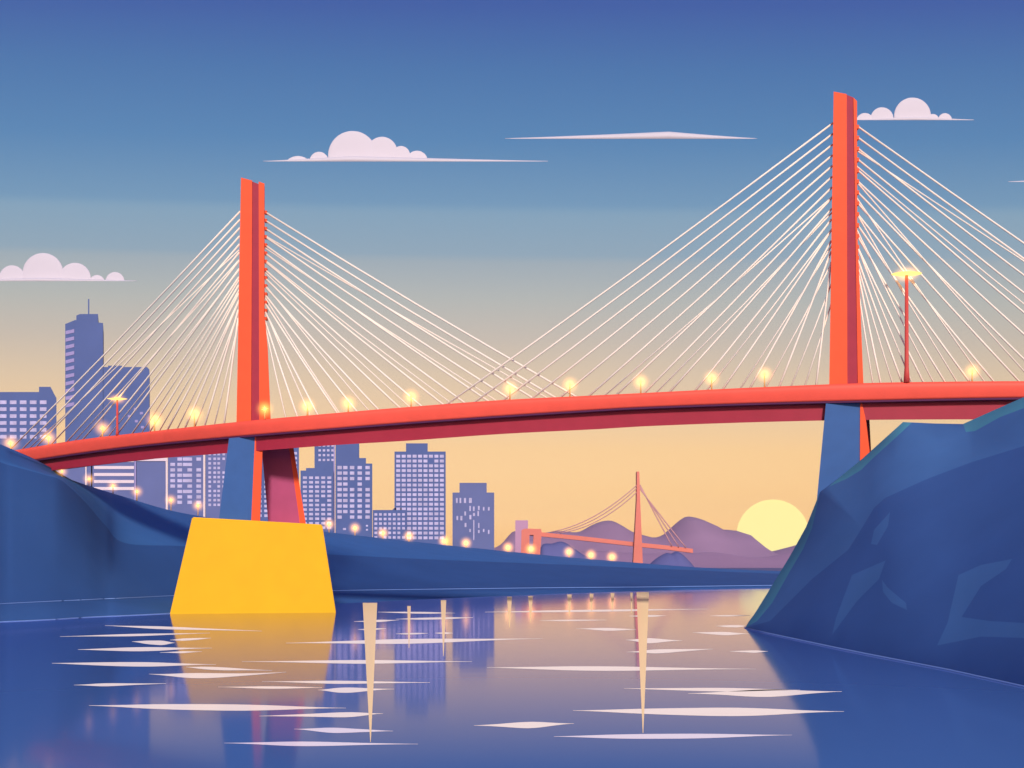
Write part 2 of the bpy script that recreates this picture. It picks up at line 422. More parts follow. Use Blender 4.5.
o = sweep('edge_beam', lambda i: beam_prof(i, 0, 1), M['beam'], deck, True)
o = sweep('edge_beam', lambda i: beam_prof(i, 18, -1), M['beam'], deck, True)
def rd(i):
    c = ctr[i]; a = c+nor[i]*1.32; b = c+nor[i]*16.68
    return [a+Vector((0, 0, -.9)), b+Vector((0, 0, -.9)), b+Vector((0, 0, -1.5)), a+Vector((0, 0, -1.5))]
sweep('roadway', rd, M['road'], deck)
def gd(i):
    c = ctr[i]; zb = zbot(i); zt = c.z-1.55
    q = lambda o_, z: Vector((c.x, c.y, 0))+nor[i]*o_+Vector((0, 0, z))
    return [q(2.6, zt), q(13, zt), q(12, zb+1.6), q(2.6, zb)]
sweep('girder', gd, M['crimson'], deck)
def shadow_gap(i):  # dark strip standing in for the shadow under the edge beam
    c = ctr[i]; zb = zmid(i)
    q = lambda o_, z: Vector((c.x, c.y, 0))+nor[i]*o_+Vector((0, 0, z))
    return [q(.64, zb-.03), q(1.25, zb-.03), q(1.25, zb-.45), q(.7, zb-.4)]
M['gap'] = mat('shadow_gap_plum', (.10, .018, .075), .6, 0)
sweep('shadow_line', shadow_gap, M['gap'], deck)

# pylons
def pylon(parts, lean):
    p = empty('pylon', (0, 0, 0)); p.parent = bridge
    for nm, poly, D, T, m in parts: prism(nm, poly, D, T, M[m], p, lean)
    return p
DL, DR = 263.0, 225.7
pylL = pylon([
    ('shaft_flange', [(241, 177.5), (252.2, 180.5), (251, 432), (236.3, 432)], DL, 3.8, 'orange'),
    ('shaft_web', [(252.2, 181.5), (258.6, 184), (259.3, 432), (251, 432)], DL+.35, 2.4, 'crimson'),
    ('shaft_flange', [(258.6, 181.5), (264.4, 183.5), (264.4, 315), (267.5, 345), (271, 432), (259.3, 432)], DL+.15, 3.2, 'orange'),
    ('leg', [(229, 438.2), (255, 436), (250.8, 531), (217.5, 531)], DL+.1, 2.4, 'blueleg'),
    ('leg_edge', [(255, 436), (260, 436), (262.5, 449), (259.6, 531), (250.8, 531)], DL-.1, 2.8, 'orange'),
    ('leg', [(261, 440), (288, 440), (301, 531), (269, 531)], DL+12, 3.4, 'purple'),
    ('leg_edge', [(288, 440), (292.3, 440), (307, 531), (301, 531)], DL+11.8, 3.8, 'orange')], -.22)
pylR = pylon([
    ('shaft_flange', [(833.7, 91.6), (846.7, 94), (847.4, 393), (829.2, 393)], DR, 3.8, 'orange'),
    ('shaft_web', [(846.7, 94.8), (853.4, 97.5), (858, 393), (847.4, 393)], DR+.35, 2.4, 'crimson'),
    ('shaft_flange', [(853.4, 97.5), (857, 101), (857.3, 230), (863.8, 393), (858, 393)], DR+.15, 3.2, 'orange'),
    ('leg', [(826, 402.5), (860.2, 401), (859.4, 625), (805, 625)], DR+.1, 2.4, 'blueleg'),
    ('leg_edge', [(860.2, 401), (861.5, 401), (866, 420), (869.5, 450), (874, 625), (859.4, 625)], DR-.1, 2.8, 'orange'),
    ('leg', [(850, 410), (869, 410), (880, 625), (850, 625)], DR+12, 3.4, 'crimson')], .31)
# foundation block of the left pylon
f = [P(192.3, 517, 259.5), P(322.3, 524.5, 262.5), P(336, 612.6, 266), P(169.8, 614, 259)]
f[2] = P(336, 612.6, EYE*1000/52.6); f[3] = P(169.8, 614, EYE*1000/54)
f[0] = P(192.3, 517, 259.6)
pn = (f[2]-f[3]).cross(f[0]-f[3]); eye = Vector((0, 0, EYE)); ry = P(322.3, 524.5, 1)-eye      # keep the face flat
f[1] = eye+ry*((f[3]-eye).dot(pn)/ry.dot(pn))
u = [Vector((p.x, p.y, -1.5)) for p in (f[2], f[3])]
bk = [Vector((-7.5, 27, 0))+p for p in f]
bk[2] += Vector((0, 4, 0)); bk[3] += Vector((0, 4, 0)); ub = [Vector((p.x, p.y, -1.5)) for p in (bk[2], bk[3])]
V = [f[0], f[1], f[2], f[3], u[0], u[1], bk[0], bk[1], bk[2], bk[3], ub[0], ub[1]]
F = [(0, 1, 2, 3), (3, 2, 4, 5), (0, 6, 7, 1), (1, 7, 8, 2), (2, 8, 10, 4), (0, 3, 9, 6), (3, 5, 11, 9), (7, 6, 9, 8), (8, 9, 11, 10), (5, 4, 10, 11)]
o = build('foundation_block', V, F, M['yellow'], bridge); o['label'] = 'big plain yellow block standing in the water under the pylon'
bm = bmesh.new(); bm.from_mesh(o.data); bmesh.ops.bevel(bm, geom=[e for e in bm.edges], offset=.25, segments=2, affect='EDGES'); bm.to_mesh(o.data); bm.free()

# stay cables and their anchors on the mast
def deckpt(x, off=1.6):
    D = smooth_interp(T_D, x); p = P(x, smooth_interp(T_TOP, x)+1, D); return p+Vector((0, off, -.3))
def cables(pyl, xs_top, tops, ends, D, r):
    for (xt, yt), xe in zip([(xs_top(t), t) for t in tops], ends):
        a = P(xt, yt, D); b = deckpt(xe)
        mid = (a+b)/2+Vector((0, 0, -(a-b).length*.006))
        tube('stay_cable', [a, (a+mid)/2+Vector((0, 0, -(a-b).length*.001)), mid, (b+mid)/2+Vector((0, 0, -(a-b).length*.001)), b], r, M['cable'], bridge, 6)
def lerp(a, b, n): return [a+(b-a)*i/(n-1) for i in range(n)]
def jit(l, s): return [v+random.uniform(-s, s) for v in l]
n = 14
tops = lerp(211.5, 318, n)
ends = [3, 17, 31, 46, 62, 78, 95, 112, 128, 146, 164, 182, 202, 222]
cables(pylL, lambda y: 240.6-(y-177)*.017, tops, ends, DL+1.6, .25)
ends = [581, 560, 538, 515, 492, 468, 446, 424, 402, 380, 358, 338, 318, 297]
cables(pylL, lambda y: 264.2, tops, ends, DL+1.6, .25)
tops = lerp(123, 262, n)
ends = [442, 470, 499, 528, 557, 586, 614, 642, 668, 694, 722, 750, 780, 812]
ends[-1] = 818
cables(pylR, lambda y: 833.5-(y-92)*.015, tops, ends, DR+1.6, .225)
tops = lerp(126, 268, n)
ends = [1243, 1212, 1180, 1148, 1116, 1085, 1054, 1026, 1000, 975, 950, 928, 906, 884]
cables(pylR, lambda y: 857.0, tops, ends, DR+1.6, .225)
# thinner inner stays between the main ones
def far_cables(x_, t0, t1, xe, D):
    for yt, e in zip(lerp(t0, t1, len(xe)), xe):
        a = P(x_, yt, D+1.6); q = deckpt(e); tube('stay_cable', [a, (a+q)/2+Vector((0, 0, -.4)), q], .17, M['cable'], bridge, 6)
far_cables(840, 190, 275, [602, 654, 706, 740, 766, 792, 806], DR)
far_cables(856, 150, 275, [1225, 1130, 1040, 990, 962, 938, 916, 896, 876], DR)
far_cables(239, 250, 320, [24, 70, 104, 138, 156, 174, 192, 212], DL)
far_cables(264, 235, 320, [552, 500, 455, 412, 370, 340, 310, 285], DL)
for pyl, x, D, t0, t1 in ((pylL, 264.4, DL, 211.5, 318), (pylR, 857, DR, 126, 268)):
    for y in lerp(t0, t1, 14):
        a = P(x, y, D+.9); s = .34
        box('cable_anchor', a.x-.05, a.x+.55, a.y+.2, a.y+1.4, a.z-.45, a.z+.35, M['orange'], pyl)

# ------------------------------------------------------------ street lamps
def ico(name, c, r, m, parent, sub=2, sq=(1, 1, 1)):
    bm = bmesh.new(); bmesh.ops.create_icosphere(bm, subdivisions=sub, radius=r)
    me = bpy.data.meshes.new(name)
    for v in bm.verts: v.co = Vector((v.co.x*sq[0], v.co.y*sq[1], v.co.z*sq[2]))+(c-parent_loc(parent))
    bm.to_mesh(me); bm.free(); me.polygons.foreach_set('use_smooth', [True]*len(me.polygons)); return link(name, me, m, parent)
def glow(c, r, t, sq=1):
    o = ico('glow', parent_loc(t), 1.0, M['glow' if c.y < 290 else 'glow_far'], t, 3); o.location = c-parent_loc(t); o.scale = (r, r, r*sq); return o
def globe_lamp(base, h, r, label, group, pm='ypost'):
    t = empty('street_lamp', base); tag(t, label, 'street lamp', group)
    tube('post', [base, base+Vector((0, 0, h*.5)), base+Vector((0, 0, h))], [r*.42, r*.3, r*.25], M[pm], t, 6)
    c = base+Vector((0, 0, h+r*.7))
    V, F = [], []                                    # star-shaped light rays, modelled as glowing spikes
    bulb = ico('lamp_globe', c, r*.42, M['bulb'], t)
    for k in range(8):
        a = k*math.pi/4+.2; d = Vector((math.cos(a), 0, math.sin(a))); L_ = r*(2.0 if k % 2 == 0 else 1.35)
        v, f_ = tube_vf([c+d*r*.4, c+d*L_], [r*.17, r*.02], 4); s = len(V); V += v; F += [tuple(i+s for i in q) for q in f_]
    for k in range(6):
        a = k*math.pi/3; d = Vector((0, math.cos(a), math.sin(a))); v, f_ = tube_vf([c+d*r*.4, c+d*r*1.4], [r*.17, r*.02], 4); s = len(V); V += v; F += [tuple(i+s for i in q) for q in f_]
    build('light_rays_crown', V, F, M['bulb'], t).name = 'ray_spikes'
    glow(c, r*6.5, t)
    return t
DECKL = [
 (10, 443, 'glowing globe lamp at the far left end of the bridge where it meets the hill'),
 (48, 438, 'glowing globe lamp on the bridge in front of the low office block'),
 (102, 428, 'glowing globe lamp on the bridge just left of the short mast lamp'),
 (154, 420, 'glowing globe lamp on the bridge just right of the wide blue tower block'),
 (194, 414, 'glowing globe lamp on the bridge alone between tower blocks and left pylon'),
 (265, 409, 'glowing globe lamp in front of the foot of the left pylon'),
 (307, 406, 'glowing globe lamp on the bridge, first to the right of the left pylon'),
 (348, 403, 'glowing globe lamp on the bridge, second to the right of the left pylon'),
 (411, 396.5, 'glowing globe lamp on the bridge above the tallest block with a penthouse'),
 (510, 388.5, 'glowing globe lamp on the bridge where the two cable fans cross'),
 (570, 384.5, 'glowing globe lamp on the bridge just right of where the cable fans cross'),
 (641, 381.5, 'glowing globe lamp on the bridge right above the distant coral bridge pylon'),
 (712, 378, 'glowing globe lamp on the bridge, second to the left of the right pylon'),
 (765, 374, 'glowing globe lamp on the bridge above the setting sun, nearest left of right pylon'),
 (973, 371, 'glowing globe lamp on the bridge right of the tall mast lamp')]
for x, y, lb in DECKL:
    D = smooth_interp(T_D, x); b = deckpt(x, -.2 if x == 265 else .4); b.z = P(x, smooth_interp(T_TOP, x), D).z
    top = P(x, y, D); r = .47*D/240
    globe_lamp(b, max(1.5, top.z-b.z-r*.7), r, lb, 'globe lamps along the bridge deck')
SHORE = [
 (62, 471.5, 'small amber shore lamp under the left end of the bridge, the leftmost on the hillside'),
 (89, 479, 'small amber shore lamp at the left edge of the striped office block'),
 (113, 486, 'small amber shore lamp in front of the striped office block'),
 (137, 491.5, 'small amber shore lamp between the striped block and the plain violet block'),
 (171, 500, 'small amber shore lamp at the left edge of the block left of the blue leg'),
 (198, 505.5, 'small amber shore lamp just left of the blue leg above the yellow block'),
 (329, 524, 'small amber shore lamp just above the right corner of the yellow block'),
 (355, 528, 'small amber shore lamp in front of the stepped block right of yellow block'),
 (383, 533, 'small amber shore lamp in front of the low block beside the tall gridded one'),
 (409, 536, 'small amber shore lamp at the left foot of the tall gridded block with penthouse'),
 (444, 541, 'small amber shore lamp at the right foot of the tall gridded block with penthouse'),
 (466, 543, 'small amber shore lamp in front of the squat block with few lit windows'),
 (508, 547.5, 'small amber shore lamp left of the distant coral gate pier'),
 (531, 549, 'small amber shore lamp in front of the distant coral gate pier'),
 (569, 552, 'small amber shore lamp in front of the small blue knoll by the gate pier'),
 (591, 555, 'small amber shore lamp, second to the left of the distant bridge pylon'),
 (612, 557, 'small amber shore lamp nearest left of the distant bridge pylon')]
for x, y, lb in SHORE:
    yc, D = crest(x); b = P(x, yc+.6, D); top = P(x, y, D); r = .0014*D
    globe_lamp(b, max(.6, top.z-b.z-r*.7), r, lb, 'amber lamps along the shore crest')
def mast_lamp(x, ytop, wpx, label):
    D = smooth_interp(T_D, x)-(0); b = deckpt(x, .2); b.z = P(x, smooth_interp(T_TOP, x), D).z; h = P(x, ytop, D).z-b.z
    t = empty('mast_lamp', b); tag(t, label, 'street lamp', 'tall mast lamps on the bridge')
    tube('post', [b, b+Vector((0, 0, h*.10)), b+Vector((0, 0, h*.14)), b+Vector((0, 0, h))], [.62*wpx/30+.1, .45*wpx/30+.1, .38*wpx/30+.1, .30*wpx/30+.08], M['post'], t, 8)
    s = D/1000*wpx/2; V, F = [], []
    zz = b+Vector((0, 0, h)); n_ = 24                # shallow winged reflector
    prof = [(0, .5), (.25, .42), (.6, .1), (1, .0), (.6, -.25), (.25, -.32), (0, -.35)]
    for k, (rr, z) in enumerate(prof):
        for j in range(n_):
            a = 2*math.pi*j/n_; V.append(zz+Vector((math.cos(a)*rr*s*(1), math.sin(a)*rr*s*.6, z*s*.32+.1)))
    for k in range(len(prof)-1):
        for j in range(n_): F.append((k*n_+j, k*n_+(j+1) % n_, (k+1)*n_+(j+1) % n_, (k+1)*n_+j))
    build('lamp_head', V, F, M['bulb'], t)
    glow(zz, s*1.3, t, .6)
mast_lamp(907, 274, 30, 'tall red mast lamp with a wide flat glowing head right of the right pylon')
mast_lamp(117, 399, 20, 'short red mast lamp with a flat glowing head at the left end of the bridge')

# ------------------------------------------------------------ the city
def building(name, label, blocks, D, depth_, windows=(), m='bld', extras=(), wm='win', cat='building'):
    """blocks: picture outlines; windows: (x, y, w, h) picture boxes on the front"""
    xs = [p[0] for p in blocks[0][1]]; bx = sum(xs)/len(xs)
    b0 = P(bx, 560, D); b0.z = -.5
    t = empty(name, b0); tag(t, label, cat, 'city blocks behind the far shore')
    base = 560+EYE*1000/D
    for nm, poly, dd in blocks:
        poly = [(x, base if y is None else y) for x, y in poly]
        prism(nm, poly, D+dd, depth_-dd*2 if nm != 'wall' else depth_, M[m], t, (bx-512)/1000*.93)
    cache = {}
    wins = [q for q in windows]
    if len(wins) > 100:
        big, rest = wins[:100], wins[100:]
    else: big, rest = wins, []
    for (x, y, ww, hh) in big:
        key = (round(ww, 1), round(hh, 1))
        c = P(x+ww/2, y+hh/2, D)-b0
        if key not in cache:
            V, F = box_vf(-ww/2000*D, ww/2000*D, -.25, .1, -hh/2000*D, hh/2000*D)
            me = bpy.data.meshes.new('window'); me.from_pydata(V, [], F); me.materials.append(M[wm]); cache[key] = me
        o = bpy.data.objects.new('window', cache[key]); C.objects.link(o); o.parent = t; o.location = c
    if rest:
        V, F = [], []
        for (x, y, ww, hh) in rest:
            a = P(x, y+hh, D); b = P(x+ww, y, D); v, f_ = box_vf(a.x, b.x, D-.25, D+.1, a.z, b.z); s = len(V)
            V += v; F += [tuple(i+s for i in q) for q in f_]
        o = build('windows', V, F, M[wm], t); o['kind'] = 'stuff'
    for nm, poly, dd, T, mm in extras:
        poly = [(x, base if y is None else y) for x, y in poly]; prism(nm, poly, D+dd, T, M[mm], t, (bx-512)/1000*.93)
    return t
def grid(x0, y0, nx, ny, dx, dy, w_, h_, skip=0, xs=None):
    r = []
    for j in range(ny):
        for i in range(nx):
            if random.random() < skip: continue
            x = xs[i] if xs else x0+i*dx
            r.append((x, y0+j*dy, w_, h_))
    return r
N = None
building('office_block', 'low wide blue office block with a chamfered corner at the left edge, behind the hill',
    [('wall', [(-70, N), (-70, 392), (39, 392), (53, 392), (56.5, 398), (56.5, N)], 0),
     ('roof_block', [(39, 392.5), (39, 386.8), (50.5, 386.8), (53.5, 392.5)], 2)], 771, 45,
    grid(-60, 400.5, 11, 6, 10, 6.9, 6.6, 3.6, .06))
building('tower_block', 'tallest dark blue tower with an antenna and a striped slanting left face',
    [('wall', [(75, N), (75, 320), (103, 323), (103, N)], 0),
     ('roof_block', [(76.3, 321), (76.3, 315.5), (80, 314), (98, 314), (98, 323)], 3)], 770, 40, (),
    extras=[('side_wing', [(65.2, N), (65.2, 324), (75, 320), (75, N)], 1.2, 30, 'bld'),
            ('antenna', [(88, 314), (88, 299), (89.3, 299), (89.3, 314)], 14, 1.2, 'bld')]
    +[('window_band', [(65.6, 329.5+k*7.3+1.5), (74.2, 327.5+k*7.3+1.5), (74.2, 331+k*7.3+1.5), (65.6, 333+k*7.3+1.5)], .9, .6, 'winband') for k in range(11)])
building('tower_block', 'plain broad dark blue tower block behind the short mast lamp',
    [('wall', [(103.3, N), (103.3, 367), (147, 367), (149.4, 369.5), (149.4, N)], 0),
     ('roof_block', [(108, 368), (108, 365.6), (122, 365.6), (122, 368)], 4)], 770.5, 45,
    [(134, 408, 3, 2.5), (140, 412, 3, 2.5), (128, 415, 3, 2.5), (135, 420, 3, 2.5), (141, 426, 3, 2.5)], wm='winband')
building('office_block', 'narrow violet block seen under the left end of the bridge',
    [('wall', [(52, N), (52, 450), (85, 450), (85, N)], 0), ('roof_block', [(60, 450.5), (60, 447), (76, 447), (76, 450.5)], 3)], 769, 40, (), 'bld2',
    extras=[('pilaster', [(85.2, N), (85.2, 450), (86.6, 450), (86.6, N)], -.5, 1.5, 'trim'), ('pilaster', [(91, N), (91, 452), (92.4, 452), (92.4, N)], -.5, 1.5, 'trim')])
building('office_block', 'violet office block with long lilac window bands, under the bridge',
    [('wall', [(87, N), (87, 448), (135, 448), (135, N)], 0), ('roof_block', [(98, 448.5), (98, 445), (120, 445), (120, 448.5)], 3)], 768.5, 40, (), 'bld2',
    extras=[('window_band', [(94, 462+k*7), (94, 459+k*7), (134, 459+k*7), (134, 462+k*7)], -.3, 1, 'trim') for k in range(5)]
    +[('pilaster', [(134.5, N), (134.5, 448), (136, 448), (136, N)], -.6, 1.6, 'winband')])
building('office_block', 'plain windowless violet block between striped and gridded blocks under the bridge',
    [('wall', [(136.5, N), (136.5, 461), (165.5, 461), (165.5, N)], 0)], 768, 40, (), 'bld2',
    extras=[('cornice', [(136.5, 461), (136.5, 458), (167.4, 458), (167.4, 461)], -.8, 3, 'trim'), ('pilaster', [(165.7, N), (165.7, 461), (167.4, 461), (167.4, N)], -.6, 1.6, 'trim')])
building('office_block', 'blue block with scattered window columns left of the blue bridge leg',
    [('wall', [(167.8, N), (167.8, 446), (203, 446), (203, N)], 0), ('roof_block', [(176, 446.5), (176, 442), (194, 442), (194, 446.5)], 3)], 767.5, 40,
    grid(0, 457.5, 5, 9, 0, 5.4, 4.6, 3.2, .10, [170.5, 177.5, 187.5, 196.5, 182.9]), 'bld2',
    extras=[('pilaster', [(203.2, N), (203.2, 450), (204.7, 450), (204.7, N)], -.6, 1.6, 'trim')])
building('office_block', 'violet block with thin window columns partly hidden by the blue bridge leg',
    [('wall', [(205.2, N), (205.2, 444), (252, 444), (252, N)], 0), ('roof_block', [(214, 444.5), (214, 440), (232, 440), (232, 444.5)], 3)], 768, 40,
    grid(0, 453, 7, 12, 0, 4.6, 2.6, 2.4, .08, [208.5, 213.5, 217.5, 222.5, 229, 236, 243]), 'bld2')
building('office_block', 'blue block with small windows glimpsed between the two pylon legs',
    [('wall', [(256, N), (256, 446), (299, 446), (299, N)], 0), ('roof_block', [(268, 446.5), (268, 441), (286, 441), (286, 446.5)], 3)], 769, 40,
    grid(258.5, 452, 7, 14, 5.9, 4.8, 3.2, 2.6, .05))
building('office_block', 'blue gridded block immediately right of the purple pylon leg',
    [('wall', [(300.5, N), (300.5, 470.5), (333.5, 470.5), (333.5, N)], 0), ('roof_block', [(306, 471), (306, 468), (324, 468), (324, 471)], 3)], 766, 40,
    grid(303, 476.5, 5, 12, 6.1, 4.55, 3.9, 2.5, .03))
building('tower_block', 'blue tower rising behind, its top windows just under the bridge deck',
    [('wall', [(314.5, N), (314.5, 430), (334.5, 430), (334.5, N)], 0), ('roof_block', [(318, 430.5), (318, 425), (330, 425), (330, 430.5)], 3)], 770, 40,
    grid(318.5, 444.5, 4, 4, 4.3, 4.8, 2.4, 2.2, 0), extras=[('pilaster', [(333.6, N), (333.6, 444), (335, 444), (335, N)], -.6, 1.6, 'winband')])
building('tower_block', 'stepped blue block with five columns of windows right of the yellow block',
    [('wall', [(335.5, N), (335.5, 463.5), (372.3, 463.5), (372.3, N)], 0),
     ('roof_block', [(335.5, 464), (335.5, 441), (359, 441), (359, 458), (366, 458), (366, 464)], 3)], 767, 40,
    grid(0, 466, 5, 10, 0, 5.5, 4.3, 3.2, .04, [337.5, 343.2, 350, 357.6, 365.5])+[(343, 528, 3, 2), (366, 525, 2, 1.6), (366, 529, 2, 1.6)])
building('office_block', 'low blue block with small square windows beside the tall gridded block',
    [('wall', [(372.8, N), (372.8, 510), (406.5, 510), (406.5, N)], 0), ('roof_block', [(392, 510.5), (394, 508), (405, 508), (406, 510.5)], 2)], 766, 30,
    grid(374.5, 513.2, 7, 6, 4.6, 4.6, 2.8, 2.5, .05))
building('tower_block', 'tall blue block with a dense bright window grid and a penthouse',
    [('wall', [(394.5, N), (394.5, 451.5), (445.7, 451.5), (445.7, N)], 0), ('roof_block', [(406, 452), (406, 443.3), (427.7, 443.3), (427.7, 452)], 3)], 768, 45,
    grid(396.3, 454.8, 9, 18, 5.45, 4.8, 3.9, 2.9, .02))
building('tower_block', 'squat blue-violet block with a penthouse and few lit windows',
    [('wall', [(452.5, N), (452.5, 492.5), (494.2, 492.5), (494.2, N)], 0), ('roof_block', [(459.5, 493), (459.5, 482.8), (486.7, 482.8), (486.7, 493)], 3)], 780, 40,
    [(456, 498, 1.6, 5), (459.6, 498, 1.6, 5), (464, 498, 2, 5), (469, 498, 2.8, 5), (469.4, 506, 1.4, 5), (473, 506.5, 1.6, 4.5), (478, 506, 1.6, 4), (483, 507, 1.4, 3.5), (488, 507, 1.6, 3.5),
     (464.4, 511.5, 1.6, 4), (473, 513, 2, 3), (477.5, 511, 1.4, 5), (456.5, 516, 1.6, 4), (460.4, 516, 2, 4.4), (469.4, 515, 2, 4.4), (464.6, 523, 1.8, 4), (473.3, 520, 1, 20), (478.2, 523, 1.2, 5), (469.4, 529, 1.4, 3), (478, 530, 1.6, 3), (483, 529, 1.4, 3), (488, 530, 1.4, 4)], 'bld2')
building('office_block', 'small plain mauve block beside the distant coral gate pier',
    [('wall', [(515.3, 561), (515.3, 520.3), (528, 520.3), (528, 561)], 0)], 1500, 60, (), 'mount2')

# ------------------------------------------------------------ distant bridge
fb = empty('distant_bridge', (0, 1150, 0)); fb.location = (P(600, 560, 1150).x, 1150, 0)
tag(fb, 'distant coral bridge with one slender pylon and a gate pier, hazy before the mountains', 'bridge')
prism('pylon', [(632.6, 575), (636.7, 500), (636.9, 471.5), (639.3, 471.5), (640.2, 500), (643.4, 575)], 1150, 10, M['fbridge'], fb)
fd = [(528, 531), (545, 532.5), (580, 536), (638, 542.5), (668, 545.5), (693, 548.8)]
prism('deck', fd+[(x, y+4.2) for x, y in fd[::-1]], 1160, 16, M['fbridge'], fb)
prism('gate_pier', [(520.5, 575), (521.5, 530), (525, 528.5), (541, 529), (541.8, 532), (538.5, 575), (531.5, 575), (533.6, 535), (529.5, 535), (529, 575)], 1150, 12, M['fbridge'], fb)
def fcab(a, b, sag, n=10, r=.62):
    A, B = P(*a, 1152), P(*b, 1158); pts_ = []
    for i in range(n+1):
        t = i/n; q = A*(1-t)+B*t; q.z -= 4*t*(1-t)*sag; pts_.append(q)
    tube('stay_cable', pts_, r, M['fcable'], fb, 5)
for a, b in (((637, 485), (551, 532)), ((637, 488), (556, 532.5)), ((637, 492), (560, 533))): fcab(a, b, 9)
for a, b in (((640, 485), (672, 546)), ((640, 487), (679, 546.8)), ((640, 489), (686, 547.6))): fcab(a, b, .6, r=.75)

# ------------------------------------------------------------ mountains
def ridge(name, pts_, D, dep, m, ybase=575):
    """a solid ridge: crest line from the outline, flanks falling to the ground before and behind"""
    xs = [p[0] for p in pts_]; fine_ = []
    nseg = max(40, int((xs[-1]-xs[0])/4))
    for i in range(nseg+1):
        x = xs[0]+(xs[-1]-xs[0])*i/nseg; fine_.append(P(x, smooth_interp(pts_, x), D))
    V, F = [], []; rows_ = 9
    for p in fine_:
        for k in range(rows_):
            t = k/(rows_-1)*2-1; hgt = (math.cos(t*math.pi)+1)/2
            jx = math.sin(p.x*.011*600/dep*1+k*2)*dep*.03*(1-hgt); V.append(Vector((p.x+jx, p.y+t*dep+jx, -1+(p.z+1)*hgt**.9)))
    for i in range(nseg):
        for k in range(rows_-1): F.append((i*rows_+k, (i+1)*rows_+k, (i+1)*rows_+k+1, i*rows_+k+1))
    o = build(name, V, F, M[m], None, True); tag(o, kind='structure'); return o
ridge('mountain_range', [(380, 566), (440, 560), (480, 552), (500, 545), (514, 531), (530, 534), (560, 531), (578, 532), (592, 525), (602, 521.3), (612, 520.8), (622, 525.5), (632, 531.5), (645, 535.5), (655, 537.5), (665, 533.5), (675, 524), (685, 517), (692, 516.8), (700, 518.8), (708, 522), (718, 528.5), (730, 530), (740, 532), (748, 541), (757, 549), (768, 553.8), (776, 551), (786, 548), (800, 544), (830, 536), (880, 530), (960, 531), (1050, 545), (1200, 556), (1400, 562)], 3400, 600, 'mount1')
ridge('foothills', [(470, 566), (540, 556), (560, 553), (600, 551), (640, 553.5), (690, 553), (715, 552.3), (740, 556), (760, 557.5), (790, 553), (830, 548), (900, 550), (1000, 556), (1200, 563)], 2200, 350, 'mount2')
ridge('knoll', [(532, 569), (538, 556), (542, 545), (552, 543.5), (560, 541.5), (566, 543), (575, 549), (584, 555), (594, 559), (602, 566)], 1350, 70, 'knoll')
ridge('knoll', [(646, 571), (652, 562), (660, 556), (667, 552.8), (671, 553.5), (676, 551.5), (682, 554), (689, 561), (694, 569)], 1050, 50, 'knoll')

# ------------------------------------------------------------ sun and clouds
SD = 9000
o = ico('sun', P(772.5, 534.5, SD), 36*SD/1000/1.03, M['sun'], None, 5)
tag(o, 'pale yellow setting sun disc low behind the mauve mountains', 'sun')
def cloud(name, label, bumps, line, D, m='cloud'):
    """bumps: (x, radius, ytop); line: (x0, x1, y, thickness)"""
    x0, x1, yb, th = line; bm = bmesh.new()
    zb = P(0, yb, D).z
    for bx, br, yt in bumps:
        c = P(bx, yb, D); r = br*D/1000; hz = (yb-yt)*D/1000
        off = hz-r                      # centre height so the top touches yt
        g = bmesh.ops.create_uvsphere(bm, u_segments=48, v_segments=28, radius=r)
        for v in g['verts']:
            v.co = Vector((v.co.x+c.x, v.co.y*.11+c.y, v.co.z+zb+off))
    geom = bm.verts[:]+bm.edges[:]+bm.faces[:]
    yc = P(0, yb, D).y; sl_ = (zb-EYE)/yc*1.02            # the underside rises gently away from the shore
    bmesh.ops.bisect_plane(bm, geom=geom, plane_co=(0, yc, zb), plane_no=(0, sl_, -1), clear_outer=True)
    bmesh.ops.holes_fill(bm, edges=[e for e in bm.edges if e.is_boundary])
    # the long thin tail layer: a flat lens
    xm = (bumps[0][0] if bumps else (x0*.35+x1*.65)); n_ = 30; ring = []
    ac = P((x0+x1)/2, yb, D); rx = (x1-x0)/2000*D; k_ = 40
    tops = []
    for i in range(k_+1):
        u_ = i/k_; x = x0+(x1-x0)*u_; pk = (xm-x0)/(x1-x0)
        pr = (u_/pk if u_ < pk else (1-u_)/(1-pk)); hh = th*D/1000*pr**1.15; c = P(x, yb, D)
        wy = rx*.12*math.sqrt(max(0, u_*(1-u_)*4))+.5
        a = [bm.verts.new((c.x, c.y-wy, zb-.2)), bm.verts.new((c.x, c.y-wy*.8, zb+hh*.9+.6)), bm.verts.new((c.x, c.y, zb+hh+1)), bm.verts.new((c.x, c.y+wy*.8, zb+hh*.9+.6)), bm.verts.new((c.x, c.y+wy, zb-.2))]
        for q_ in a: q_.co.z += sl_*(q_.co.y-c.y)
        tops.append(a)
    for i in range(k_):
        for j in range(5): bm.faces.new((tops[i][j], tops[i+1][j], tops[i+1][(j+1) % 5], tops[i][(j+1) % 5]))
    bm.faces.new(tops[0]); bm.faces.new(tops[-1][::-1])
    bmesh.ops.recalc_face_normals(bm, faces=bm.faces)
    me = bpy.data.meshes.new(name); bm.to_mesh(me); bm.free(); me.polygons.foreach_set('use_smooth', [len(p.vertices) <= 4 for p in me.polygons])
    o = link(name, me, M[m]); tag(o, label, 'cloud', 'clouds'); return o
cloud('cloud', 'wide puffy pale cloud with a long flat tail above the left pylon', [(352.5, 24.5, 131), (382, 15.5, 136.8), (401, 9, 146), (417, 11, 150.7), (319, 9.5, 151.8), (298, 16, 156)], (263, 548, 161.3, 5), 2600)
cloud('cloud', 'thin flat streak of cloud high in the middle of the sky', [], (505, 757, 138.6, 6.6), 2700)
cloud('cloud', 'small puffy cloud just right of the right pylon top', [(912.5, 18.5, 97.6), (882, 11.5, 107.3), (933, 6, 114), (945, 7, 113.2), (865, 9, 113)], (852, 974, 120, 3), 2500)
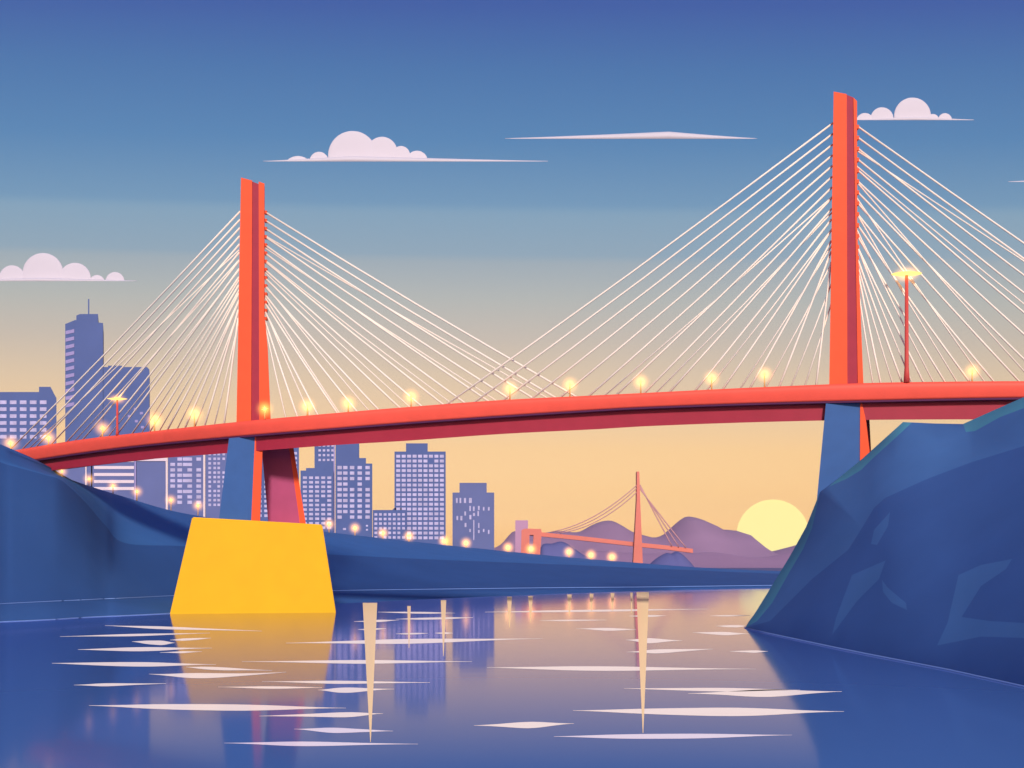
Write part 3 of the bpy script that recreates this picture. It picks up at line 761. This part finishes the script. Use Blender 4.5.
cloud('cloud', 'puffy pale cloud cut by the left edge of the picture', [(43, 20.5, 253), (75, 16, 262.8), (12, 13, 265.3), (97, 8, 275), (115, 9.5, 272), (-22, 18, 257)], (-60, 137, 281, 3), 2400)
cloud('cloud', 'tiny thin streak of cloud at the right edge of the picture', [], (1008, 1075, 181.8, 2.2), 2700)

# ------------------------------------------------------------ painted glints and light columns, thin sheets on the water
def streak(x0, y0, x1, y1, th, label, xm=.5, m='painted_glint', bend=0):  # thin pale lens painting a glint on the water
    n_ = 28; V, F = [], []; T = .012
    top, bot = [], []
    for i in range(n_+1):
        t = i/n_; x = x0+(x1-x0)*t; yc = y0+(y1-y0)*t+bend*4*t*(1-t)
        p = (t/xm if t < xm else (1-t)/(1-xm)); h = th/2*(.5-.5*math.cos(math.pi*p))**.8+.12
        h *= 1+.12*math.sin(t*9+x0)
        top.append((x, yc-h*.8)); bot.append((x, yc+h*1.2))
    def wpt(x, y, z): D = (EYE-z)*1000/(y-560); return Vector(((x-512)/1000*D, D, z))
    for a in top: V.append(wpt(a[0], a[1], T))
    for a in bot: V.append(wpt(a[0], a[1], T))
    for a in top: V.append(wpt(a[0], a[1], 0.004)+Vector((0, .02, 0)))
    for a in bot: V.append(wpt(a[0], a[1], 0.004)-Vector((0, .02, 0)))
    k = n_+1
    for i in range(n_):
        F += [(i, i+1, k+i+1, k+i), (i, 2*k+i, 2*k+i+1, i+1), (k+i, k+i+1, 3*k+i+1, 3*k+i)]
    o = build('glint_streak', V, F, M[m]); tag(o, label, 'painted glint', 'pale painted glints on the water'); return o
ST = [
 (105, 625.5, 262, 631, 2.2, 'thin painted glint crossing the block reflection, the nearest to the yellow block', .35),
 (60, 636.5, 210, 633, 1.8, 'thin painted glint touching the left shore reflection, second below the yellow block', .5),
 (132, 641.5, 175, 642.8, 4.6, 'short thick painted glint left of the yellow block reflection', .6),
 (170, 640, 211, 638, 2.2, 'short thin painted glint just right of the short thick one', .4),
 (78, 649.5, 212, 648, 3.6, 'painted glint under the short thick one left of the block reflection', .4),
 (160, 652.5, 202, 651.5, 1.4, 'faint short painted glint on the left edge of the orange reflection', .5),
 (52, 663.2, 216, 664.5, 4.2, 'long painted glint reaching far left across the pale water', .45),
 (186, 667, 272, 670.5, 2.6, 'tapering painted glint running right over the orange block reflection', .25),
 (149, 674, 286, 672, 4.4, 'curved painted glint sagging over the orange block reflection', .35),
 (74, 685, 166, 683.5, 2.4, 'lone painted glint in pale water left of the block reflection', .35),
 (89, 705.5, 346, 708, 6.6, 'long bright painted glint near the lower end of the block reflection', .45),
 (242, 661.5, 472, 661.5, 3.0, 'painted glint starting on the block reflection and ending past the amber light column', .55),
 (286, 643, 542, 638.5, 4.0, 'longest painted glint crossing the left amber light column', .45),
 (262, 681.5, 430, 682.5, 2.6, 'thin painted glint crossing the left amber light column low down', .5),
 (218, 687, 322, 687.5, 2.2, 'thin painted glint over the right half of the block reflection', .6),
 (318, 690, 394, 689, 4.6, 'short thick painted glint just right of the block reflection', .3),
 (259, 716, 383, 713.5, 4.2, 'painted glint at the lower right corner of the block reflection', .7),
 (294, 729, 393, 731, 4.6, 'painted glint at the foot of the left amber light column', .45),
 (224, 743, 418, 744, 3.8, 'lowest painted glint at the lower left', .4),
 (487, 667.5, 756, 669, 4.0, 'long painted glint crossing the right amber light column halfway down', .35),
 (474, 725.5, 574, 723.5, 5.4, 'isolated painted glint between the two amber light columns low down', .55),
 (485, 612, 708, 609, 2.0, 'thin long painted glint near the far shore', .4),
 (624, 688.5, 800, 690, 3.2, 'upper arm of the forked painted glint near the headland reflection', .5),
 (688, 693.5, 842, 691.5, 6.4, 'thick lower arm of the forked painted glint near the headland', .5),
 (573, 710.5, 844, 711.5, 8.4, 'thickest painted glint crossing the foot of the right amber light column', .5),
 (554, 736.5, 792, 735, 5.2, 'lowest painted glint right of centre', .42),
 (627, 652, 713, 649, 3.4, 'short painted glint rising right from the right amber light column', .4),
 (730, 651.3, 768, 651.3, 2.0, 'short thin painted glint touching the headland reflection', .6),
 (693, 632.5, 749, 633.8, 2.8, 'painted glint ending at the tip of the headland', .5),
 (716, 626, 747, 626, 2.2, 'small painted glint just above the tip of the headland', .6),
 (626, 640, 682, 640.5, 4.2, 'short thick painted glint across the right amber light column', .4),
 (576, 628.5, 636, 629.5, 2.4, 'short painted glint ending left of the right amber light column', .6),
 (629, 616, 666, 615.6, 1.8, 'small painted glint crossing the top of the right amber light column', .5),
 (710, 615.8, 750, 615.3, 1.2, 'faint painted glint between the far shore and the headland tip', .5),
 (354, 621.5, 399, 620, 1.8, 'small painted glint across the top of the left amber light column', .5),
 (378, 612, 455, 613, 1.6, 'thin painted glint below the far shore right of the left amber light column', .5),
 (396, 619, 473, 617.5, 2.0, 'painted glint crossing the small light column right of the left amber one', .5),
 (358, 629.5, 386, 628.5, 1.6, 'tiny painted glint across the left amber light column, second from its top', .5),
 (396, 633.8, 428, 633.2, 1.4, 'tiny painted glint right of the left amber light column', .5),
 (435, 633, 453, 633, 1.4, 'tiny painted glint across the narrow light column of the middle distance', .5),
 (540, 620.5, 606, 620, 1.2, 'faint thin painted glint in the rosy water left of the right amber light column', .5)]
for q in ST: streak(*q[:5], q[5], q[6], 'painted_glint2' if q[1] > 728 else 'painted_glint', 2 if 'curved' in q[5] else 0)
def light_column(x, y0, y1, w0, label, m='light_column', xb=None):  # thin wedge standing in for light reflected on the water
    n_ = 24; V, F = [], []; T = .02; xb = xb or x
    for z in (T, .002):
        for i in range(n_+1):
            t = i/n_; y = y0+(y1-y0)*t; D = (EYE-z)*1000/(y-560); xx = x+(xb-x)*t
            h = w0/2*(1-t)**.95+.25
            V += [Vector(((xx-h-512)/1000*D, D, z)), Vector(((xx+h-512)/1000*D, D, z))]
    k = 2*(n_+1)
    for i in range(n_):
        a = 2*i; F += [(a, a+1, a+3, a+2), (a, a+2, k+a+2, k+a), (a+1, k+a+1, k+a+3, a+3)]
    o = build('painted_light_column', V, F, M[m]); tag(o, label, 'wake trail', 'painted amber light columns on the water')
light_column(370, 602.8, 742, 14, 'long broad painted amber light column narrowing towards the viewer right of the yellow block', xb=370.5)
light_column(642.7, 592, 733, 12, 'long broad painted amber light column below the distant coral bridge pylon', xb=643)
for x, y0, y1, w0, lb in [
    (409, 606, 648, 3, 'faint narrow painted light column between left amber one and the brighter narrow one'),
    (443.5, 600, 656, 5, 'narrow painted amber light column, the longest of the narrow ones'),
    (509.5, 596.7, 628, 4.4, 'narrow painted amber light column below the gate pier, left one of the pair'),
    (530.5, 596, 622, 4, 'narrow painted amber light column below the gate pier, right one of the pair'),
    (569.5, 594.5, 616, 4, 'short narrow painted light column below the small blue knoll'),
    (591.5, 593.7, 611, 3.4, 'short narrow painted light column midway between knoll and distant pylon'),
    (612.5, 593, 611, 3.2, 'short narrow painted light column nearest left of the broad right one'),
    (631.5, 592.5, 613, 1.8, 'very thin painted light column touching the broad right one')]:
    light_column(x, y0, y1, w0, lb)

# ------------------------------------------------------------ the evening air
HAZE = 0.00006
m = bpy.data.materials.new('evening_haze'); m.use_nodes = True; t = m.node_tree; t.nodes.clear()
o_ = t.nodes.new('ShaderNodeOutputMaterial'); pv = t.nodes.new('ShaderNodeVolumePrincipled')
pv.inputs['Color'].default_value = (.98, .79, .64, 1); pv.inputs['Density'].default_value = HAZE; pv.inputs['Anisotropy'].default_value = .2
t.links.new(pv.outputs[0], o_.inputs['Volume'])
if HAZE:
    V, F = box_vf(-4200, 4200, -400, 4600, -2.5, 262); o = build('haze', V, F, m); tag(o, kind='stuff')
